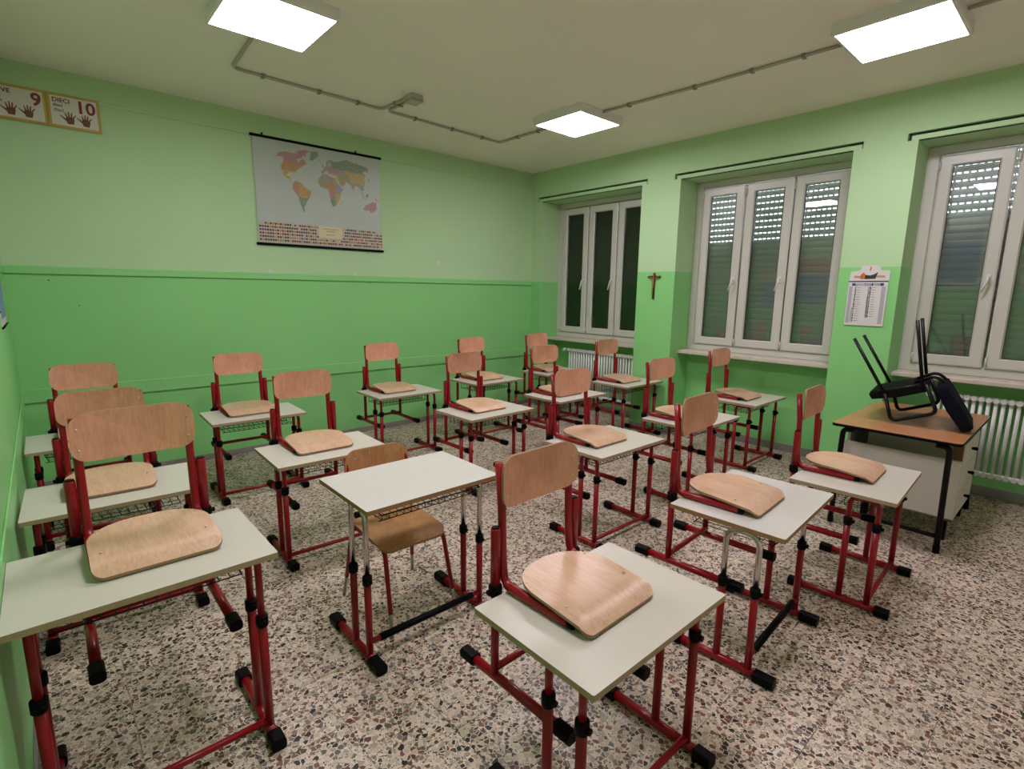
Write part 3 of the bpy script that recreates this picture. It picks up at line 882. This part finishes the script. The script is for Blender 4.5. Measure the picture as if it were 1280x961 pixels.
cab = MB().cbox((-0.30, -hy + 0.045, 0.15), (0.36, 0.20, TZ - 0.028), 0.003).build('drawer_cabinet', M['grey_dark'], t)
for i in range(3):
    z = 0.165 + i * 0.175
    d = MB().cbox((-0.285, -hy + 0.022, z), (0.345, -hy + 0.045, z + 0.165), 0.003).build('drawer_front', M['grey_panel'], cab)
    MB().tube([(0.03, -hy + 0.022, z + 0.09), (0.03, -hy - 0.004, z + 0.09), (0.03, -hy - 0.012, z + 0.09)], [0.008, 0.013, 0.009], 10).build('knob', M['black'], cab)
MB().cbox((-0.318, -hy + 0.024, 0.15), (-0.2995, -hy + 0.075, TZ - 0.028), 0.002).build('side_edge', M['brown'], cab)
for x in (-0.27, 0.33):
    for y in (-hy + 0.075, 0.17):
        MB().box((x - 0.022, y - 0.022, 0), (x + 0.022, y + 0.022, 0.15)).build('cabinet_foot', M['black'], t)

def black_chair():
    base = Vector((-0.69, -4.80, TZ))
    t = thing('visitor_chair', base, 'black padded armchair turned upside down on the teacher desk, legs in the air', 'chair')
    def P(s, y, z):      # s 0 at the near side, 1 at the far side; y, z of the side profile
        return Vector((-0.92 + 0.46 * s, y + 0.06 * s, z)) - base
    def slab(pts, s0, s1, name, mt, rim=0.014):
        """padded board: side profile given by its corners, swept across with rounded rims"""
        cs = sum((Vector(p) for p in pts), Vector((0, 0))) / len(pts)
        rings = []
        for ds, k in ((0.0, 0.80), (0.02, 0.95), (0.06, 1.0), (0.94, 1.0), (0.98, 0.95), (1.0, 0.80)):
            s = s0 + (s1 - s0) * ds
            rings.append([P(s, *(cs + (Vector(p) - cs) * k)) for p in pts])
        b = MB().loft(rings, 0, True)
        return b.build(name, mt, t)
    # direction along the seat (front to back) and its normal
    seat_f, seat_r = Vector((-4.550, 0.955)), Vector((-4.885, 1.065))
    d = (seat_r - seat_f).normalized(); nrm = Vector((d.y, -d.x))
    if nrm.y > 0: nrm = -nrm
    def prof(a, c, th, bulge=0.012):
        e = (c - a).normalized(); m_ = Vector((e.y, -e.x))
        if m_.y > 0: m_ = -m_
        return [a + e * 0.012, (a + c) / 2 - m_ * bulge * 0.3, c - e * 0.012, c + m_ * th * 0.35, c - e * 0.01 + m_ * th, (a + c) / 2 + m_ * (th + bulge), a + e * 0.01 + m_ * th, a + m_ * th * 0.35]
    slab(prof(seat_f, seat_r, 0.056), -0.02, 1.02, 'seat', M['seat_black'])
    slab(prof(Vector((-4.985, 1.076)), Vector((-5.165, 0.790)), 0.068), 0.03, 0.97, 'backrest', M['seat_blue'])
    for s in (0.0, 1.0):
        MB().tube([P(s, -4.655, 0.955), P(s, -4.421, 1.339)], 0.0115, 10).build('front_leg', M['black_metal'], t)
        MB().tube([P(s, -4.862, 1.045), P(s, -4.781, 1.491)], 0.0115, 10).build('rear_leg', M['black_metal'], t)
        arm = [P(s, -4.655, 0.96), P(s, -4.712, 0.7685), P(s, -4.962, 0.872), P(s, -4.880, 1.06)]
        MB().tube(fillet(arm, 0.045, 6), 0.0125, 10).build('armrest', M['black_metal'], t)
        MB().tube([P(s, -4.61, 0.965), P(s, -4.88, 1.06)], 0.0115, 10).build('seat_rail', M['black_metal'], t)
        s2 = 0.25 if s == 0 else 0.75
        MB().tube(fillet([P(s2, -4.81, 1.05), P(s2, -4.925, 1.115), P(s2, -5.015, 1.03), P(s2, -5.08, 0.90)], 0.05), 0.011, 8).build('back_support', M['black_metal'], t)
black_chair()

# ================================================================== on the walls
ROT_B = Matrix.Rotation(math.radians(90), 4, 'X')                                   # faces -y (map wall)
ROT_R = Matrix.Rotation(math.radians(-90), 4, 'Z') @ Matrix.Rotation(math.radians(90), 4, 'X')   # faces -x (window wall)

# --- world map: x to the right, z up, seen from -y
MX0, MX1, MZ0, MZ1 = -3.728, -2.376, 2.086, 3.082
mw, mh = MX1 - MX0, MZ1 - MZ0
wm = thing('world_map', ((MX0 + MX1) / 2, -0.012, MZ0), 'large political world map with flag rows hanging on the green wall', 'map')
def uv(u, v, d=0.0):      # u to the right, v downwards, both 0..1
    return (-mw / 2 + u * mw, -d - 0.004 * math.sin(v * 3.1), mh * (1 - v))
n = 16
b = MB()
vs = [uv(u, i / n) for i in range(n + 1) for u in (0.012, 0.988)]
b.add(vs, [(2 * i, 2 * i + 1, 2 * i + 3, 2 * i + 2) for i in range(n)], 0)
vs2 = [(x, y + 0.002, z) for x, y, z in vs]
b.add(vs2, [(2 * i + 2, 2 * i + 3, 2 * i + 1, 2 * i) for i in range(n)], 0)
b.build('map_sheet', M['map_sea'], wm)
for z, nm in ((mh + 0.004, 'top_rod'), (-0.004, 'bottom_rod')):
    MB().tube([(-mw / 2 - 0.005, -0.002, z), (mw / 2 + 0.005, -0.002, z)], 0.013, 8).build(nm, M['black'], wm)
for u in (-0.42, 0.285):
    MB().tube([(u * mw, 0.010, mh + 0.01), (u * mw, -0.002, mh + 0.03), (u * mw, -0.002, mh + 0.012)], 0.009, 6).build('hanging_clip', M['black'], wm)
POLY = dict(
    north_america=[(-168, 66), (-156, 71), (-125, 70), (-95, 73), (-82, 73), (-80, 63), (-94, 59), (-82, 52), (-78, 60), (-66, 60), (-56, 52), (-66, 45), (-76, 36), (-81, 26), (-84, 30), (-97, 27), (-96, 19), (-88, 21), (-84, 10), (-78, 8), (-86, 12), (-105, 20), (-112, 30), (-118, 34), (-124, 42), (-124, 49), (-135, 58), (-152, 59), (-165, 55), (-158, 60)],
    arctic_isles=[(-120, 75), (-95, 81), (-65, 82), (-75, 74), (-65, 66), (-85, 70), (-105, 72)],
    greenland=[(-55, 76), (-65, 80), (-30, 83), (-20, 75), (-30, 68), (-44, 60), (-52, 65)],
    south_america=[(-78, 8), (-72, 12), (-60, 9), (-50, 1), (-35, -6), (-39, -17), (-48, -26), (-57, -36), (-65, -43), (-69, -52), (-74, -53), (-73, -40), (-71, -20), (-77, -12), (-81, -5)],
    africa=[(-17, 15), (-16, 24), (-6, 35), (10, 37), (11, 33), (25, 32), (33, 31), (38, 18), (43, 11), (51, 12), (41, -2), (40, -14), (35, -22), (31, -30), (20, -35), (15, -25), (12, -14), (9, 0), (8, 4), (-4, 5), (-9, 5)],
    eurasia=[(-9, 38), (-9, 43), (-1, 45), (-3, 48), (6, 53), (9, 57), (13, 55), (21, 56), (24, 60), (18, 63), (17, 57), (12, 56), (6, 59), (13, 66), (25, 71), (42, 67), (60, 69), (75, 72), (105, 77), (130, 72), (160, 70), (179, 68), (179, 63), (163, 60), (160, 53), (155, 58), (137, 54), (140, 48), (130, 43), (127, 36), (122, 40), (121, 31), (110, 20), (107, 11), (100, 13), (104, 2), (98, 9), (95, 17), (88, 22), (80, 15), (77, 8), (72, 20), (66, 25), (56, 26), (59, 22), (45, 13), (37, 27), (35, 33), (36, 37), (27, 37), (26, 41), (22, 37), (18, 42), (12, 45), (18, 40), (15, 38), (10, 44), (3, 43), (0, 39), (-5, 36)],
    australia=[(114, -22), (122, -18), (130, -12), (137, -12), (136, -16), (142, -11), (146, -19), (153, -27), (150, -37), (143, -39), (136, -34), (124, -33), (115, -34)],
    borneo=[(109, 1), (117, 7), (118, 1), (114, -4)], sumatra=[(95, 5), (106, -5), (102, -4)], new_guinea=[(131, -1), (145, -5), (150, -10), (138, -8)],
    java=[(105, -6), (114, -7), (114, -9), (106, -8)], japan=[(131, 32), (141, 37), (145, 44), (140, 41), (135, 35)], britain=[(-5, 50), (1, 52), (-3, 59), (-6, 56)],
    madagascar=[(44, -24), (50, -15), (47, -25)], philippines=[(120, 18), (126, 7), (122, 10)], new_zealand=[(167, -46), (174, -40), (178, -37), (174, -42)], iceland=[(-24, 65), (-14, 66), (-18, 63)],
)
def inside(p, poly):
    x, y = p; c = False
    for (x1, y1), (x2, y2) in zip(poly, poly[1:] + poly[:1]):
        if (y1 > y) != (y2 > y) and x < (x2 - x1) * (y - y1) / (y2 - y1) + x1: c = not c
    return c
keys = list(LAND)
cells = [(random.uniform(-180, 180), random.uniform(-55, 80), random.randrange(7)) for _ in range(110)]
def hue(name, lo, la):
    if name == 'north_america': return 0 if la > 49 or lo < -141 else (1 if la > 31 else 2)
    if name == 'arctic_isles': return 0
    if name == 'greenland': return 3
    if name == 'australia': return 0
    if name == 'south_america' and lo > -66 and la > -24: return 1 if (int(lo + la) % 5) < 2 else 2
    if name == 'south_america' and la < -24: return 3
    if name == 'eurasia' and la > 51 and lo > 30: return 3 if lo < 165 else 0
    if name == 'eurasia' and 76 < lo < 127 and 23 < la < 47: return 2
    return min(cells, key=lambda c: (c[0] - lo) ** 2 + (c[1] - la) ** 2)[2]
lv = lambda la: 0.42 - la * 0.0045
lu = lambda lo, la: 0.52 + lo * 0.0031 * (1 - 0.34 * (abs(la) / 65) ** 1.6)
b = MB(); st = 1.7
for nm, poly in POLY.items():
    x0, x1 = min(p[0] for p in poly), max(p[0] for p in poly); y0, y1 = min(p[1] for p in poly), max(p[1] for p in poly)
    lo = x0
    while lo < x1:
        la = y0
        while la < y1:
            if inside((lo + st / 2, la + st / 2), poly):
                b.add([uv(lu(a, c), lv(c), 0.0008) for a, c in ((lo, la), (lo + st, la), (lo + st, la + st), (lo, la + st))], [(0, 1, 2, 3)], hue(nm, lo, la) if random.random() > 0.30 else random.choice((6, 6, 6, 5, 4, 3, 0, 1)))
            la += st
        lo += st
b.build('land_print', [LAND[k] for k in keys], wm)
b = MB()
b.add([uv(u, v, 0.0006) for u, v in ((0.012, 0.985), (0.988, 0.985), (0.988, 0.785), (0.012, 0.785))], [(0, 1, 2, 3)], 0)
FL = [M['ink_red'], M['ink'], M['flame'], M['paper'], M['navy'], LAND['green'], M['yellow']]
for r in range(6):
    v0 = 0.795 + r * 0.0315
    if r == 0: span = [(0.06, 0.46), (0.68, 0.84), (0.86, 0.98)]
    elif r < 3: span = [(0.02, 0.44), (0.665, 0.985)]
    else: span = [(0.02, 0.985)]
    for s0, s1 in span:
        u = s0
        while u < s1:
            if random.random() > 0.07:
                b.add([uv(u + a, v0 + c, 0.0012) for a, c in ((0, 0.017), (0.0135, 0.017), (0.0135, 0), (0, 0))], [(0, 1, 2, 3)], random.choice((1, 1, 1, 2, 2, 2, 2, 3, 3, 5, 6, 7)))
            u += 0.0175
b.build('flag_print', [M['map_band']] + FL, wm)
b = MB().add([uv(u, v, 0.0016) for u, v in ((0.455, 0.905), (0.645, 0.905), (0.645, 0.785), (0.455, 0.785))], [(0, 1, 2, 3)], 0)
for v, u0, u1 in ((0.81, 0.485, 0.615), (0.832, 0.51, 0.59), (0.868, 0.515, 0.585)):
    b.add([uv(u, q, 0.0022) for u, q in ((u0, v + 0.006), (u1, v + 0.006), (u1, v), (u0, v))], [(0, 1, 2, 3)], 1)
b.build('title_print', [M['cream'], M['ink_grey']], wm)

# --- number cards
def hand_shape(b, cx, cz, k, y, mat, lean=0.0):
    def add(pts):
        b.add([(cx + (x * math.cos(lean) + z * math.sin(lean)) * k, y, cz + (z * math.cos(lean) - x * math.sin(lean)) * k) for x, z in pts], [tuple(range(len(pts)))], mat)
    add([(-0.30, -0.55), (0.30, -0.55), (0.42, 0.0), (0.36, 0.25), (-0.36, 0.25), (-0.45, 0.0)])
    for x, top, tilt in ((-0.28, 0.78, -0.16), (-0.08, 0.92, -0.04), (0.12, 0.86, 0.07), (0.31, 0.62, 0.24)):
        add([(x - 0.085, 0.2), (x + 0.085, 0.2), (x + 0.06 + tilt, top - 0.04), (x + tilt, top), (x - 0.06 + tilt, top - 0.04)])
    add([(-0.36, -0.28), (-0.42, 0.05), (-0.92, 0.38), (-0.98, 0.30)])
def number_card(x0, x1, word, num, label):
    z0, z1 = 2.862, 3.108
    t = thing('number_card', ((x0 + x1) / 2, -0.0165, z0), label, 'card', 'classroom number cards')
    w2, h2 = (x1 - x0) / 2, z1 - z0
    MB().cbox((-w2, 0, 0), (w2, 0.002, h2), 0.0005).build('card_border', M['yellow'], t)
    b = MB().add([(-w2 + 0.02, -0.0006, 0.018), (w2 - 0.018, -0.0006, 0.018), (w2 - 0.018, -0.0006, h2 - 0.018), (-w2 + 0.02, -0.0006, h2 - 0.018)], [(0, 1, 2, 3)], 0)
    hand_shape(b, -0.03 * 1, 0.068, 0.062, -0.0012, 1)
    hand_shape(b, 0.068, 0.066, 0.060, -0.0012, 1, 0.05)
    b.build('card_face', [M['card'], M['ink_brown']], t)
    F = lambda x, z: Matrix.Translation((x, -0.0014, z)) @ ROT_B
    lettering(word.upper(), 0.044, M['ink_red'], 'lettering', t, F(-w2 + 0.032, h2 - 0.062))
    lettering(word.lower(), 0.032, M['ink_brown'], 'lettering', t, F(-w2 + 0.034, h2 - 0.094))
    lettering(word.lower(), 0.034, M['ink_grey'], 'lettering', t, F(-w2 + 0.036, h2 - 0.13))
    lettering(num, 0.125, M['ink_red'], 'lettering', t, F(w2 - 0.026, h2 - 0.118), 'RIGHT')
number_card(-5.53, -5.181, 'nove', '9', 'yellow-edged number card NOVE 9 with two hands')
number_card(-5.178, -4.857, 'dieci', '10', 'yellow-edged number card DIECI 10 with two hands')

# --- crucifix on the first pier
cr = thing('crucifix', (-0.001, -2.08, 1.578), 'small dark wooden crucifix on the pier between two windows', 'crucifix')
MB().cbox((-0.014, -0.0125, 0), (-0.001, 0.0125, 0.305), 0.003).build('upright', M['wood_dark'], cr)
MB().cbox((-0.0145, -0.085, 0.245), (-0.0015, 0.085, 0.27), 0.003).build('crossbeam', M['wood_dark'], cr)
b = MB()
X = -0.024
b.tube([(X, 0, 0.245), (X - 0.003, 0, 0.215), (X, 0.002, 0.185), (X, 0.003, 0.165)], [0.010, 0.0155, 0.011, 0.0125], 8)       # trunk
b.tube([(X, 0.002, 0.168), (X - 0.006, 0.004, 0.115), (X, 0.003, 0.06), (X + 0.002, 0.003, 0.045)], [0.012, 0.009, 0.006, 0.004], 8)
b.tube([(X - 0.003, 0.0, 0.243), (X - 0.006, -0.003, 0.258), (X - 0.005, -0.004, 0.272), (X - 0.003, -0.004, 0.278)], [0.006, 0.010, 0.009, 0.003], 8)
for s in (-1, 1):
    b.tube([(X, s * 0.008, 0.236), (X, s * 0.04, 0.250), (X + 0.004, s * 0.07, 0.262)], [0.0065, 0.005, 0.0035], 8)
b.build('figure', M['brass'], cr)
MB().cbox((-0.0165, -0.016, 0.285), (-0.0135, 0.016, 0.298), 0.001).build('plaque', M['brass'], cr)

# --- calendar on the second pier (facing -x; local right is -y)
ca = thing('wall_calendar', (-0.004, -4.226, 1.392), 'paper wall calendar for February hanging on the pier left of the teacher desk', 'calendar')
MB().cbox((-0.006, -0.147, 0), (0.0, 0.147, 0.384), 0.001).build('date_pad', M['paper'], ca)
hd = MB()
ol = [(0.145, 0.386), (-0.150, 0.386), (-0.150, 0.47), (-0.082, 0.475), (-0.078, 0.500), (-0.05, 0.517), (0.05, 0.517), (0.066, 0.498), (0.07, 0.475), (0.140, 0.466)]
hd.loft([[(-0.004, y, z) for y, z in ol], [(-0.001, y, z) for y, z in ol]], 0)
ho = hd.build('header_card', M['paper'], ca)
C = lambda u, z: (-0.0047, -u, z)            # u to the right in the picture
b = MB()
b.add([C(*p) for p in ((-0.112, 0.412), (-0.06, 0.409), (-0.05, 0.428), (-0.11, 0.432))], [(0, 1, 2, 3)], 0)
b.add([C(*p) for p in ((0.06, 0.412), (0.122, 0.412), (0.118, 0.43), (0.058, 0.432))], [(0, 1, 2, 3)], 0)
b.add([C(*p) for p in ((-0.062, 0.402), (-0.02, 0.402), (-0.02, 0.43), (-0.042, 0.458), (-0.062, 0.44))], [(0, 1, 2, 3, 4)], 1)
b.add([C(*p) for p in ((-0.03, 0.402), (0.05, 0.402), (0.066, 0.46), (0.035, 0.44), (0.01, 0.432), (-0.025, 0.436))], [(0, 1, 2, 3, 4, 5)], 2)
b.add([C(*p) for p in ((0.0, 0.472), (0.010, 0.472), (0.012, 0.495), (0.007, 0.512), (0.001, 0.495))], [(0, 1, 2, 3, 4)], 1)
b.build('header_picture', [M['orange'], M['flame'], M['ink']], ho)
b = MB()
b.add([(-0.0068, -u, z) for u, z in ((-0.147, 0.376), (0.147, 0.376), (0.147, 0.384), (-0.147, 0.384))], [(0, 1, 2, 3)], 0)
b.add([(-0.0068, -u, z) for u, z in ((-0.118, 0.344), (0.118, 0.344), (0.118, 0.366), (-0.118, 0.366))], [(0, 1, 2, 3)], 1)
for u0, u1 in ((-0.138, -0.112), (0.105, 0.135)):
    b.add([(-0.0064, -u, z) for u, z in ((u0, 0.02), (u1, 0.02), (u1, 0.338), (u0, 0.338))], [(0, 1, 2, 3)], 2)
for i in range(15):
    z = 0.330 - i * 0.0205
    b.add([(-0.0066, -u, q) for u, q in ((-0.078, z - 0.004), (-0.078 + random.uniform(0.02, 0.045), z - 0.004), (-0.05, z), (-0.078, z))], [(0, 1, 2, 3)], 3)
    if i < 13:
        b.add([(-0.0066, -u, q) for u, q in ((0.036, z - 0.004), (0.036 + random.uniform(0.015, 0.04), z - 0.004), (0.06, z), (0.036, z))], [(0, 1, 2, 3)], 3)
b.build('date_rules', [M['ink'], M['navy'], plain('calendar_grey', (0.40, 0.40, 0.42), 0.6), M['ink_grey']], ca)
Fc = lambda u, z: Matrix.Translation((-0.0072, -u, z)) @ ROT_R
lettering('FEBBRAIO 2023', 0.0275, M['paper'], 'lettering', ca, Fc(0, 0.346), 'CENTER')
lettering('\n'.join(str(i) for i in range(1, 16)), 0.0250, M['ink'], 'lettering', ca, Fc(-0.082, 0.321), 'RIGHT', 0.82)
lettering('\n'.join(str(i) for i in range(16, 29)), 0.0260, M['ink'], 'lettering', ca, Fc(0.030, 0.321), 'RIGHT', 0.79)

# --- posters on the left wall (one corner shows at the edge of the picture, both show in the panes)
def poster(y0, y1, z0, z1, label, mats):
    t = thing('wall_poster', (-W + 0.0035, (y0 + y1) / 2, z0), label, 'poster', 'posters on the wall beside the camera')
    w2, h2 = (y1 - y0) / 2, z1 - z0
    MB().cbox((-0.003, -w2, 0), (0.0, w2, h2), 0.0008).build('poster_sheet', M['paper'], t)
    MB().tube([(0.001, -w2, -0.006), (0.001, w2, -0.006)], 0.007, 8).build('bottom_rod', M['black'], t)
    b = MB()
    for i, (a, c, k) in enumerate(mats):
        b.add([(0.001, y, z) for y, z in ((-w2 + 0.025, a * h2), (w2 - 0.025, a * h2), (w2 - 0.025, c * h2), (-w2 + 0.025, c * h2))], [(0, 1, 2, 3)], i)
    b.build('poster_print', [M[k] for _, _, k in mats], t)
poster(-1.92, -1.33, 1.50, 2.40, 'blue and orange poster on the left wall, mirrored in the middle window', [(0.04, 0.62, 'blue'), (0.66, 0.95, 'orange')])
poster(-4.16, -3.63, 1.85, 2.82, 'pale blue poster on the left wall above the taller front desk', [(0.04, 0.74, 'blue'), (0.78, 0.95, 'ink_grey')])
poster(-1.25, -0.635, 1.40, 2.25, 'pale poster on the left wall, cut by the picture edge', [(0.05, 0.60, 'blue'), (0.64, 0.95, 'cream')])
